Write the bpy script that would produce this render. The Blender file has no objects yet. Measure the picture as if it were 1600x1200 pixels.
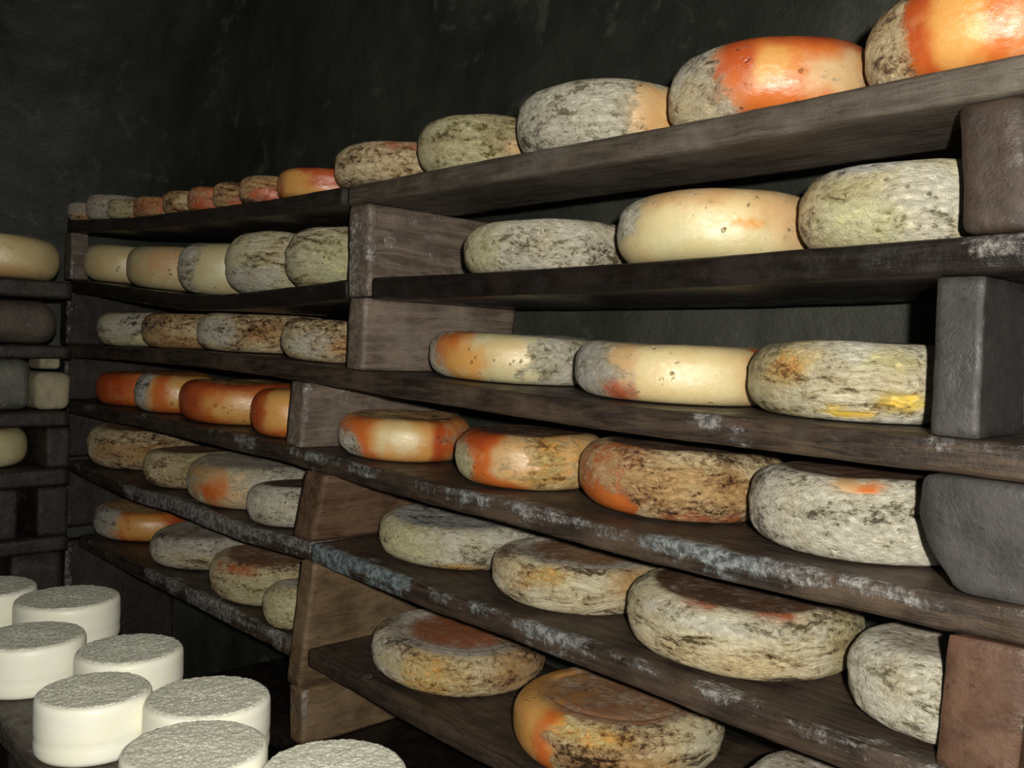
import bpy, math
import numpy as np

# ------------------------------------------------------------------ camera, light, exposure
F = 1450.0
def nrm(v): return v / np.linalg.norm(v)
_p1 = nrm(np.array([-1400.0, 85.0, -F])); _p2 = nrm(np.array([1502.0, 0.0, -F]))
_p2 = nrm(_p2 - _p1 * _p1.dot(_p2))
_M = np.array([-_p1, _p2, nrm(np.cross(-_p1, _p2))])          # rows: world axes seen by the camera
scene = bpy.context.scene
COL = scene.collection
from mathutils import Matrix
cam_d = bpy.data.cameras.new('camera'); cam = bpy.data.objects.new('camera', cam_d); COL.objects.link(cam)
cam_d.sensor_width = 36.0; cam_d.lens = F * 36.0 / 1600.0; cam_d.clip_start = 0.01
cam.matrix_world = Matrix([[*_M[0], 0], [*_M[1], 0], [*_M[2], 0], [0, 0, 0, 1]])
scene.camera = cam
scene.view_settings.view_transform = 'Standard'; scene.view_settings.look = 'None'
scene.view_settings.gamma = 1.0; scene.view_settings.use_curve_mapping = False
scene.view_settings.exposure = 0.5
world = bpy.data.worlds.new('world'); scene.world = world; world.use_nodes = True
world.node_tree.nodes['Background'].inputs[0].default_value = (0.6, 0.55, 0.5, 1)
world.node_tree.nodes['Background'].inputs[1].default_value = 0.004
def lamp(name, cam_pos, power, size, col):
    l = bpy.data.lights.new(name, 'POINT'); l.energy = power; l.shadow_soft_size = size; l.color = col
    o = bpy.data.objects.new(name, l); COL.objects.link(o)
    p = _M @ np.array(cam_pos); o.location = p
    return o
# the visitor's flash, just above the right of the lens and a little behind it
lamp('flash_lamp', (0.05, 0.045, 0.11), 69.0, 0.014, (1.0, 0.95, 0.84))

def ray(px, py): return _M @ np.array([px - 800.0, 600.0 - py, -F])
def onY(px, py, d): r = ray(px, py); return r * d / r[1]
def onX(px, py, d): r = ray(px, py); return r * d / r[0]
def onZ(px, py, d): r = ray(px, py); return r * d / r[2]
D = 0.95                                                     # plane of the rack's front
FLOOR = -1.12

# ------------------------------------------------------------------ numpy noise
_rs = np.random.RandomState(7)
_perm = _rs.permutation(256); _perm = np.concatenate([_perm, _perm, _perm])
_val = _rs.uniform(-1, 1, 256)
def noise(p):
    p = np.asarray(p, float); i = np.floor(p).astype(int); f = p - i; f = f * f * (3 - 2 * f); i &= 255
    def h(a, b, c): return _val[_perm[_perm[_perm[(i[..., 0] + a) & 255] + ((i[..., 1] + b) & 255)] + ((i[..., 2] + c) & 255)]]
    x, y, z = f[..., 0], f[..., 1], f[..., 2]
    l = lambda a, b, t: a + (b - a) * t
    return l(l(l(h(0,0,0), h(1,0,0), x), l(h(0,1,0), h(1,1,0), x), y), l(l(h(0,0,1), h(1,0,1), x), l(h(0,1,1), h(1,1,1), x), y), z)
def fbm(p, o=3):
    s = 0; a = 1.0; p = np.asarray(p, float)
    for k in range(o): s = s + a * noise(p * 2 ** k + 17.3 * k); a *= 0.5
    return s / 1.6
def lin(c):
    c = np.asarray(c, float) / 255.0
    return np.where(c <= 0.04045, c / 12.92, ((c + 0.055) / 1.055) ** 2.4)
def smooth(a, b, x): t = np.clip((x - a) / (b - a), 0, 1); return t * t * (3 - 2 * t)

# ------------------------------------------------------------------ object helpers
def tag(o, label=None, cat=None, group=None, kind=None):
    for k, v in (('label', label), ('category', cat), ('group', group), ('kind', kind)):
        if v: o[k] = v
    return o
def mesh_obj(name, verts, faces, mat, parent=None, smooth_=True, attrs=None):
    me = bpy.data.meshes.new(name)
    me.from_pydata(np.asarray(verts).tolist(), [], faces if isinstance(faces, list) else faces.tolist())
    if attrs:
        for k, v in attrs.items():
            v = np.asarray(v, float)
            a = me.attributes.new(k, 'FLOAT_VECTOR', 'POINT'); a.data.foreach_set('vector', v.ravel())
    if smooth_: me.polygons.foreach_set('use_smooth', [True] * len(me.polygons))
    me.materials.append(mat); me.update()
    o = bpy.data.objects.new(name, me); COL.objects.link(o)
    if parent: o.parent = parent
    return o

# ------------------------------------------------------------------ materials
class NT:
    def __init__(s, name):
        s.m = bpy.data.materials.new(name); s.m.use_nodes = True; s.t = s.m.node_tree
        s.b = s.t.nodes['Principled BSDF']
    def n(s, typ, **kw):
        x = s.t.nodes.new(typ)
        for k, v in kw.items():
            if isinstance(k, str) and hasattr(x, k): setattr(x, k, v)
        return x
    def set(s, sock, v):
        if isinstance(v, (int, float, tuple, list)): sock.default_value = v
        else: s.t.links.new(v, sock)
    def attr(s, name): x = s.n('ShaderNodeAttribute'); x.attribute_name = name; return x.outputs['Vector']
    def sep(s, v): x = s.n('ShaderNodeSeparateXYZ'); s.set(x.inputs[0], v); return x.outputs
    def math(s, op, a, b=0.0, c=0.0, clamp=False):
        x = s.n('ShaderNodeMath'); x.operation = op; x.use_clamp = clamp
        s.set(x.inputs[0], a); s.set(x.inputs[1], b); s.set(x.inputs[2], c); return x.outputs[0]
    def vmath(s, op, a, b):
        x = s.n('ShaderNodeVectorMath'); x.operation = op; s.set(x.inputs[0], a); s.set(x.inputs[1], b); return x.outputs[0]
    def noise(s, v, scale, detail=3.0, rough=0.55, dist=0.0):
        x = s.n('ShaderNodeTexNoise'); s.set(x.inputs['Vector'], v); x.inputs['Scale'].default_value = scale
        x.inputs['Detail'].default_value = detail; x.inputs['Roughness'].default_value = rough; x.inputs['Distortion'].default_value = dist
        return x.outputs['Fac']
    def voro(s, v, scale):
        x = s.n('ShaderNodeTexVoronoi'); s.set(x.inputs['Vector'], v); x.inputs['Scale'].default_value = scale; return x.outputs['Distance']
    def ss(s, v, a, b, lo=0.0, hi=1.0):
        x = s.n('ShaderNodeMapRange'); x.interpolation_type = 'SMOOTHSTEP'; s.set(x.inputs[0], v)
        s.set(x.inputs[1], a); s.set(x.inputs[2], b); s.set(x.inputs[3], lo); s.set(x.inputs[4], hi); return x.outputs[0]
    def mix(s, f, a, b, mode='MIX'):
        x = s.n('ShaderNodeMix'); x.data_type = 'RGBA'; x.blend_type = mode
        s.set(x.inputs[0], f); s.set(x.inputs[6], a); s.set(x.inputs[7], b); return x.outputs[2]
    def coords(s):
        tc = s.n('ShaderNodeTexCoord'); oi = s.n('ShaderNodeObjectInfo')
        k = s.math('MULTIPLY', oi.outputs['Random'], 37.0)
        return s.vmath('ADD', tc.outputs['Object'], k)
    def bump(s, h, strength, dist, prev=None):
        x = s.n('ShaderNodeBump'); s.set(x.inputs['Strength'], strength); x.inputs['Distance'].default_value = dist
        s.set(x.inputs['Height'], h)
        if prev is not None: s.set(x.inputs['Normal'], prev)
        return x.outputs[0]
def rgb(*c): return (*[float(v) for v in lin(c)], 1.0)

def rind_material():
    """aged cheese rind: attributes give the colour of the rind and of its mould crust, noise breaks them up"""
    n = NT('cheese_rind'); co = n.coords()
    col, cl, cd = n.attr('rind_colour'), n.attr('crust_light'), n.attr('crust_dark')
    par = n.sep(n.attr('rind_state'))                        # crust amount, streakiness, wetness
    crust, streak, wet = par[0], par[1], par[2]
    warp = n.noise(co, 16, 2, 0.5)
    cw = n.vmath('ADD', co, n.vmath('MULTIPLY', warp, (0.0, 0.0, 0.030)))
    st = n.vmath('MULTIPLY', cw, (1.0, 1.0, 2.6))
    fl = n.noise(st, 34, 7, 0.72, 0.5); iso = n.noise(n.vmath('MULTIPLY', co, (1.0, 1.0, 1.5)), 88, 6, 0.78, 0.5)
    stv = n.vmath('MULTIPLY', cw, (1.0, 1.0, 9.0)); stk = n.noise(stv, 13, 7, 0.68, 0.4)
    big = n.noise(co, 14, 3, 0.55); mid = n.noise(co, 27, 4, 0.6)
    t0 = n.math('ADD', n.math('MULTIPLY', fl, 0.42), n.math('MULTIPLY', iso, 0.58))
    t1 = n.math('ADD', n.math('MULTIPLY', stk, 0.62), n.math('MULTIPLY', iso, 0.38))
    tex = n.math('ADD', n.math('MULTIPLY', t0, n.math('SUBTRACT', 1.0, streak)), n.math('MULTIPLY', t1, streak))
    # mould coverage
    th = n.math('SUBTRACT', 0.80, n.math('MULTIPLY', crust, 0.56))
    edge = n.noise(n.vmath('ADD', st, (5.3, 1.7, 9.1)), 42, 6, 0.75, 0.3)
    cov = n.math('ADD', n.math('MULTIPLY', edge, 0.6), n.math('MULTIPLY', mid, 0.4))
    mask = n.ss(cov, n.math('SUBTRACT', th, 0.09), n.math('ADD', th, 0.09))
    mask = n.math('MULTIPLY', mask, n.ss(crust, 0.02, 0.2))
    crm = n.mix(0.30, col, cl)
    bigo = n.noise(n.vmath('ADD', st, (3.1, 8.2, 4.4)), 11, 4, 0.6, 0.3)
    dk = n.math('ADD', 0.405, n.math('MULTIPLY', n.math('SUBTRACT', bigo, 0.5), 0.42)); dk = n.math('MINIMUM', n.math('MAXIMUM', dk, 0.36), 0.47)
    crc = n.mix(n.ss(tex, dk, n.math('ADD', dk, 0.06)), cd, crm); lt = n.math('ADD', dk, 0.055)
    crc = n.mix(n.ss(tex, lt, n.math('ADD', lt, 0.075)), crc, cl)
    crc = n.mix(n.ss(big, 0.5, 0.68, 0.0, 0.45), crc, n.mix(1.0, crc, (0.78, 0.68, 0.50, 1), 'MULTIPLY'))
    base = n.mix(n.ss(big, 0.35, 0.65, 0.0, 0.45), col, n.mix(1.0, col, (0.86, 0.66, 0.46, 1), 'MULTIPLY'))
    base = n.mix(n.ss(mid, 0.52, 0.70, 0.0, 0.45), base, n.mix(0.55, base, cl))
    base = n.mix(n.ss(iso, 0.54, 0.70, 0.0, 0.35), base, n.mix(1.0, col, (0.62, 0.44, 0.28, 1), 'MULTIPLY'))
    pitn = n.voro(n.vmath('ADD', co, n.vmath('MULTIPLY', iso, (0.012, 0.012, 0.012))), 75); gate = n.ss(n.noise(co, 22, 3), 0.56, 0.64)
    pit = n.math('MULTIPLY', n.ss(pitn, 0.08, 0.30, 1.0, 0.0), gate)
    c = n.mix(mask, base, crc)
    c = n.mix(n.math('MULTIPLY', pit, n.math('ADD', 0.5, n.math('MULTIPLY', crust, 0.35))), c, cd)
    n.set(n.b.inputs['Base Color'], c)
    r = n.math('SUBTRACT', 0.46, n.math('MULTIPLY', wet, 0.27)); r = n.math('ADD', r, n.math('MULTIPLY', iso, 0.12))
    n.set(n.b.inputs['Roughness'], r); n.b.inputs['Specular IOR Level'].default_value = 1.0
    h = n.math('ADD', n.math('MULTIPLY', mask, n.math('MULTIPLY', n.math('SUBTRACT', tex, 0.47), 3.6)), n.math('MULTIPLY', mask, 0.03))
    h = n.math('SUBTRACT', h, n.math('MULTIPLY', pit, 0.35)); h = n.math('ADD', h, n.math('MULTIPLY', iso, 0.16))
    n.set(n.b.inputs['Normal'], n.bump(h, 1.0, 0.0050))
    n.b.inputs['Subsurface Weight'].default_value = 0.0
    return n.m
RIND = rind_material()

def wood_material(name, dark, brown, light, mould, grain=(1.0, 9.0, 9.0), wet=0.45):
    n = NT(name); co = n.coords()
    mo = n.sep(n.attr('mould'))
    gv = n.vmath('MULTIPLY', co, grain)
    g = n.noise(gv, 9, 6, 0.65, 0.8); g2 = n.noise(gv, 38, 4, 0.7, 0.3); big = n.noise(co, 7, 3, 0.6)
    c = n.mix(n.ss(g, 0.35, 0.68), rgb(*dark), rgb(*brown))
    c = n.mix(n.ss(big, 0.45, 0.75, 0.0, 0.8), c, rgb(*light))
    c = n.mix(n.ss(g2, 0.56, 0.70, 0.0, 0.6), c, rgb(*[v * 0.55 for v in dark]))
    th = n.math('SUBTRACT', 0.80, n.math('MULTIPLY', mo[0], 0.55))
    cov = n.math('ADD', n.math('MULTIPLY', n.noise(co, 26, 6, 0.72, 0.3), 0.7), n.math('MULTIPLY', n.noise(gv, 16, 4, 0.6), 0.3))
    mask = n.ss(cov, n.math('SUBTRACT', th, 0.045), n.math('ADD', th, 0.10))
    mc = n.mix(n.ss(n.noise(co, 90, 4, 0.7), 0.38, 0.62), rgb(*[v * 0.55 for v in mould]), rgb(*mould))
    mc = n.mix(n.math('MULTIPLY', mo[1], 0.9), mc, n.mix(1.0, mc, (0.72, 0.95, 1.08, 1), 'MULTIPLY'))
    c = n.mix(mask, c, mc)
    n.set(n.b.inputs['Base Color'], c)
    n.set(n.b.inputs['Roughness'], n.ss(n.noise(co, 30, 3), 0.3, 0.7, wet - 0.06, wet + 0.22))
    n.b.inputs['Specular IOR Level'].default_value = 0.45
    h = n.math('ADD', n.math('MULTIPLY', g, 0.6), n.math('MULTIPLY', g2, 0.35))
    h = n.math('ADD', h, n.math('MULTIPLY', mask, n.math('ADD', 0.25, n.noise(co, 130, 3, 0.7))))
    h = n.math('ADD', h, n.math('MULTIPLY', n.noise(co, 60, 4, 0.7), 0.5))
    n.set(n.b.inputs['Normal'], n.bump(h, 0.9, 0.003))
    return n.m
W_BOARD = wood_material('damp_shelf_wood', (38, 31, 27), (76, 62, 50), (92, 77, 63), (150, 147, 144))
W_TOP = wood_material('smooth_grey_wood', (64, 56, 48), (90, 82, 73), (106, 99, 90), (140, 136, 130))
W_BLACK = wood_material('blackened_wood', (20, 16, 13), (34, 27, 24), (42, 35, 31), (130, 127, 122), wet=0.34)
W_DIV = wood_material('upright_wood', (86, 74, 65), (124, 110, 98), (136, 124, 112), (176, 170, 164), grain=(8, 1.0, 8), wet=0.5)
W_BROWN = wood_material('brown_upright_wood', (74, 54, 40), (112, 86, 65), (126, 102, 82), (170, 160, 150), grain=(8, 1.0, 8), wet=0.5)
W_TAN = wood_material('tan_upright_wood', (88, 70, 52), (122, 101, 76), (136, 116, 92), (176, 168, 160), grain=(4, 1.0, 4), wet=0.5)
W_RED = wood_material('reddish_brown_block', (70, 50, 39), (98, 73, 58), (114, 84, 68), (150, 140, 130), grain=(1.5, 1.5, 1.5), wet=0.42)
W_REDBLOCK = wood_material('reddish_grey_block', (46, 37, 31), (66, 53, 44), (82, 64, 53), (120, 115, 108), grain=(1.5, 1.5, 1.5), wet=0.5)
W_SLATE = wood_material('slaty_upright_block', (44, 42, 41), (57, 55, 53), (72, 70, 68), (140, 138, 133), grain=(2.5, 1.5, 2.5), wet=0.5)
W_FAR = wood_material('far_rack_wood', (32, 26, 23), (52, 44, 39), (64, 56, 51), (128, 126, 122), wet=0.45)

def stone_material(name, a, b, c, scale=8.0):
    n = NT(name); co = n.coords()
    x = n.mix(n.ss(n.noise(co, scale, 5, 0.6), 0.35, 0.65), rgb(*a), rgb(*b))
    x = n.mix(n.ss(n.noise(co, scale * 3.5, 4, 0.65, 0.4), 0.56, 0.72, 0, 0.9), x, rgb(*c))
    n.set(n.b.inputs['Base Color'], x); n.b.inputs['Roughness'].default_value = 0.6
    h = n.math('ADD', n.noise(co, scale * 3, 6, 0.7), n.math('MULTIPLY', n.noise(co, scale * 14, 3, 0.7), 0.3))
    n.set(n.b.inputs['Normal'], n.bump(h, 0.8, 0.008))
    return n.m
WALL = stone_material('dark_cellar_plaster', (38, 40, 35), (58, 60, 53), (78, 80, 73), 3.0)
FLOORM = stone_material('earth_floor', (30, 26, 22), (44, 38, 32), (54, 48, 42), 5.0)
STONE_D = stone_material('brown_stone', (70, 62, 54), (92, 82, 72), (100, 92, 84), 9)
STONE_G = stone_material('grey_stone', (76, 78, 70), (104, 106, 96), (128, 126, 114), 11)
STONE_P = stone_material('pale_stone', (140, 132, 108), (168, 160, 134), (188, 178, 152), 14)

def fresh_materials():
    n = NT('fresh_cheese_paste'); co = n.coords()
    st = n.vmath('MULTIPLY', co, (1, 1, 14)); a = n.noise(st, 12, 3); b = n.noise(co, 20, 3)
    c = n.mix(n.ss(b, 0.4, 0.7, 0, 0.5), rgb(254, 254, 240), rgb(248, 249, 216))
    n.set(n.b.inputs['Base Color'], c); n.b.inputs['Roughness'].default_value = 0.42
    n.b.inputs['Subsurface Weight'].default_value = 0.15; n.b.inputs['Subsurface Radius'].default_value = (1, 0.8, 0.5); n.b.inputs['Subsurface Scale'].default_value = 0.006
    n.set(n.b.inputs['Normal'], n.bump(n.math('ADD', a, n.math('MULTIPLY', b, 0.6)), 0.14, 0.003))
    m = NT('salt_crust'); co = m.coords(); g = m.noise(co, 300, 3, 0.8); g2 = m.noise(co, 60, 4, 0.6)
    c = m.mix(m.ss(g, 0.38, 0.62), rgb(200, 202, 180), rgb(252, 252, 240))
    c = m.mix(m.ss(g2, 0.5, 0.7, 0, 0.35), c, rgb(222, 222, 200))
    m.set(m.b.inputs['Base Color'], c); m.b.inputs['Roughness'].default_value = 0.8
    m.set(m.b.inputs['Normal'], m.bump(m.math('ADD', g, g2), 0.7, 0.0014))
    return n.m, m.m
PASTE, SALT = fresh_materials()

# ------------------------------------------------------------------ boards
BOARDS = {}
def board(key, pts, label, mat, depth=0.33, T=0.036, mould=0.35, patches=(), end_trim=(0.0, 0.0), top_mould=0.12, cut=0.0, droop=0.0):
    P = np.array([onY(x, y, D) for x, y in pts]); P = P[np.argsort(P[:, 0])]
    x0, x1 = P[0, 0] + end_trim[0], P[-1, 0] - end_trim[1]
    ztop = lambda X: np.interp(X, P[:, 0], P[:, 2])
    BOARDS[key] = (x0, x1, ztop, T, depth)
    nx = max(24, int((x1 - x0) / 0.006))
    X = np.linspace(x0, x1, nx)
    kern = np.ones(9) / 9; Zr = ztop(X); Z = np.convolve(np.pad(Zr, 4, mode='edge'), kern, 'valid')
    r = 0.006                                               # worn front arrises
    sec = [(0.0, -T + r), (0.0, -T * 0.62), (0.0, -T * 0.38), (0.0, -r), (r * 0.3, -r * 0.35), (r, 0.0), (0.02, 0)]
    sec += [(y, 0) for y in np.linspace(0.045, depth - 0.006, 9)] + [(depth, -0.006), (depth, -T + 0.006)]
    sec += [(y, -T) for y in np.linspace(depth - 0.008, 0.045, 9)] + [(0.02, -T), (r, -T), (r * 0.3, -T + r * 0.35)]
    sec = np.array(sec); ns = len(sec)
    V = np.zeros((nx, ns, 3)); V[..., 0] = X[:, None]; V[..., 1] = D + sec[None, :, 0]; V[..., 2] = Z[:, None] + sec[None, :, 1]
    wob = fbm(np.stack([X * 5, X * 0 + sum(map(ord, key)), X * 0], -1), 3) * 0.003
    V[..., 1] += wob[:, None] * (sec[None, :, 0] < 0.05)
    q = V * np.array([22, 40, 40.0]) + len(key); d = fbm(q, 3) * 0.0022
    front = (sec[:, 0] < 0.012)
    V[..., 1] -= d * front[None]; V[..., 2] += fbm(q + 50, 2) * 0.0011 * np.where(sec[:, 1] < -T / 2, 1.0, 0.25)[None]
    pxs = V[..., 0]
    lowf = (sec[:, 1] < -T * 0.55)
    m = np.where(front | ((sec[:, 0] < 0.012) & (sec[:, 1] > -T * 0.3)), np.where(lowf, mould - 0.20, mould + 0.02), np.where((sec[:, 0] < 0.03) & (sec[:, 1] > -T * .5), mould - 0.08, top_mould))[None, :] * np.ones((nx, 1)); blue = np.zeros((nx, ns))  # mould plus painted light: upper arris paler as if lit, lower face darker
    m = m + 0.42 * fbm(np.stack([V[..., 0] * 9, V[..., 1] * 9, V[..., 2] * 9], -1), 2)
    for (pa, pb, amt, bl) in patches:                        # stretches of the front edge where mould grows thicker
        xa, xb = onY(pa, 700, D)[0], onY(pb, 700, D)[0]
        w = smooth(xa - 0.04, xa + 0.02, pxs) * (1 - smooth(xb - 0.02, xb + 0.04, pxs)) * np.where(sec[:, 0] < 0.02, 1.0, 0.3)[None]
        m += amt * w; blue = np.maximum(blue, bl * w)
    V = V.reshape(-1, 3)
    i = np.arange(nx - 1)[:, None] * ns; j = np.arange(ns)[None]; k = (j + 1) % ns
    faces = np.stack([i + j, i + k, i + ns + k, i + ns + j], -1).reshape(-1, 4).tolist()
    faces.append(list(range(ns))[::-1]); faces.append([(nx - 1) * ns + a for a in range(ns)])
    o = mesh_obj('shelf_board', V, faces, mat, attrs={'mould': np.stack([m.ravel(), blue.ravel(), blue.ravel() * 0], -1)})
    return tag(o, label, 'shelf board', 'boards of the long cheese rack')
def zt(key, X): return float(BOARDS[key][2](X))
def zb(key, X): return float(BOARDS[key][2](X)) - BOARDS[key][3]

# ------------------------------------------------------------------ worn block (uprights, stones)
def block(name, corners_f, depth, mat, r=0.006, amp=0.002, mould=0.3, seed=0, n=(8, 16, 10), parent=None, axis='Y', noise_s=25, seam=0.3):
    """a worn six-sided block: corners_f are the four front corners (world), swept along Y (or -X) by depth"""
    bl, br, tr, tl = [np.array(c, float) for c in corners_f]
    nu, nd, nv = n
    e = np.array([0, depth, 0.0]) if axis == 'Y' else np.array([-depth, 0, 0.0])
    verts = {}; V = []; faces = []
    def warp(t, cnt): return t
    def idx(i, j, k):
        key = (i, j, k)
        if key not in verts:
            u, w, v = i / nu, j / nd, k / nv
            lu, lw, lv = np.linalg.norm(br - bl), depth, np.linalg.norm(tl - bl)
            cx, cy, cz = (u - .5) * lu, (w - .5) * lw, (v - .5) * lv
            rr = min(r, lu * .45, lv * .45)
            ix, iy, iz = np.clip(cx, -lu/2 + rr, lu/2 - rr), np.clip(cy, -lw/2 + rr, lw/2 - rr), np.clip(cz, -lv/2 + rr, lv/2 - rr)
            dv = np.array([cx - ix, cy - iy, cz - iz]); L = np.linalg.norm(dv)
            if L > 1e-9: dv = dv / L * min(L, rr)
            cx, cy, cz = ix + dv[0], iy + dv[1], iz + dv[2]
            u, w, v = cx / lu + .5, cy / lw + .5, cz / lv + .5
            verts[key] = len(V); V.append((1-v)*((1-u)*bl + u*br) + v*((1-u)*tl + u*tr) + w*e)
        return verts[key]
    def grid(n1, n2, fn, flip):
        for a in range(n1):
            for b in range(n2):
                q = [fn(a, b), fn(a+1, b), fn(a+1, b+1), fn(a, b+1)]
                faces.append(q[::-1] if flip else q)
    s = axis != 'Y'
    grid(nu, nv, lambda a, b: idx(a, 0, b), s); grid(nu, nv, lambda a, b: idx(a, nd, b), not s)
    grid(nd, nv, lambda a, b: idx(0, a, b), not s); grid(nd, nv, lambda a, b: idx(nu, a, b), s)
    grid(nu, nd, lambda a, b: idx(a, b, 0), not s); grid(nu, nd, lambda a, b: idx(a, b, nv), s)
    V = np.array(V); c = V.mean(0); q = V * noise_s + seed * 7.7
    V = V + np.stack([fbm(q, 3), fbm(q + 31, 3), fbm(q + 67, 3) * 0.3], -1) * amp
    m = mould + 0.3 * fbm(V * 8 + seed, 3)
    if axis == 'Y': m = m + seam * np.exp(-((V[:, 0] - V[:, 0].max()) / 0.012) ** 2) * (V[:, 1] < V[:, 1].min() + 0.02)
    m = m + 0.12 * (V[:, 1] < V[:, 1].min() + 0.01)
    return mesh_obj(name, V, faces, mat, parent, attrs={'mould': np.stack([m, m * 0, m * 0], -1)})
def upright(pxl, pyl, above, below, w, label, mat, depth=0.36, lean=0.0, pxl_b=None, group='uprights of the long cheese rack', r=0.003, **kw):
    """upright between two boards; its front left edge stands where the pixel column pxl meets the rack front"""
    xt = onY(pxl, pyl, D)[0]; xb = xt if pxl_b is None else onY(pxl_b, pyl, D)[0]
    f = lambda k, X, up: (zb(k, X) - 0.0012 if up else zt(k, X) + 0.0012) if isinstance(k, str) else k
    a = lambda X, k, up: f(k, float(np.clip(X, BOARDS[k][0], BOARDS[k][1])), up) if isinstance(k, str) else k
    y = D + 0.001
    c = [(xb, y, a(xb, below, False)), (xb + w, y, a(xb + w, below, False)), (xt + w, y, a(xt + w, above, True)), (xt, y, a(xt, above, True))]
    o = block('upright_plank', c, depth, mat, seed=pxl * 0.13, n=(6, 40, 16), r=r, **kw)
    return tag(o, label, 'upright', group)

# ------------------------------------------------------------------ cheeses
# style: rind colour, crust light, crust dark, crust amount, streakiness, wetness
ST = {
 'orange': ((206, 112, 50), (226, 184, 136), (128, 66, 30), .18, .2, .8),
 'deep': ((184, 84, 40), (214, 158, 108), (104, 50, 26), .25, .2, .8),
 'amber': ((218, 164, 92), (230, 202, 150), (156, 98, 46), .12, .2, .8),
 'red': ((186, 96, 62), (216, 170, 134), (104, 58, 40), .45, .3, .6),
 'cream': ((220, 204, 156), (234, 224, 190), (164, 142, 98), .14, .3, .6),
 'ivory': ((206, 200, 158), (226, 218, 186), (150, 142, 104), .25, .5, .5),
 'tan': ((208, 176, 130), (230, 210, 170), (136, 106, 72), .38, .3, .5),
 'white': ((220, 212, 186), (248, 243, 224), (140, 132, 106), .92, .2, .5),
 'grey': ((180, 172, 150), (240, 234, 216), (84, 76, 62), .95, .25, .5),
 'moss':   ((206, 196, 146), (238, 230, 184), (122, 112, 62), .8, .3, .6),
 'flake': ((158, 118, 70), (250, 230, 184), (78, 56, 34), .95, .4, .85),
 'gold': ((222, 164, 76), (246, 222, 156), (132, 86, 38), .65, .35, .9),
 'rosy': ((176, 112, 80), (200, 164, 136), (112, 72, 52), .4, .3, .6),
 'brown': ((142, 92, 50), (226, 186, 130), (62, 40, 24), .8, .5, .85),
 'streak': ((196, 176, 132), (246, 236, 202), (104, 86, 54), .95, 1.0, .7),
 'olive':  ((166, 146, 96), (218, 206, 160), (86, 72, 42), .8, .6, .6),
 'rust':   ((190, 106, 54), (228, 190, 140), (104, 62, 36), .55, .35, .8),
 'yellow': ((222, 190, 74), (236, 216, 130), (156, 126, 52), .4, .9, .6),
 'lime': ((200, 198, 146), (234, 230, 188), (144, 140, 88), .6, .5, .5),
 'ashy':   ((186, 184, 178), (226, 224, 216), (84, 82, 78), .9, .15, .4),
 'dark': ((96, 72, 56), (134, 112, 94), (58, 46, 36), .5, .5, .7),
 'umber': ((158, 118, 88), (196, 172, 142), (98, 74, 54), .5, .3, .5),
 'greyt': ((190, 172, 150), (222, 212, 196), (124, 108, 90), .7, .3, .4),
}
def stv(k): s = ST[k]; return np.concatenate([lin(s[0]), lin(s[1]), lin(s[2]), np.array(s[3:6])])
GROUPS = {}
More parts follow.
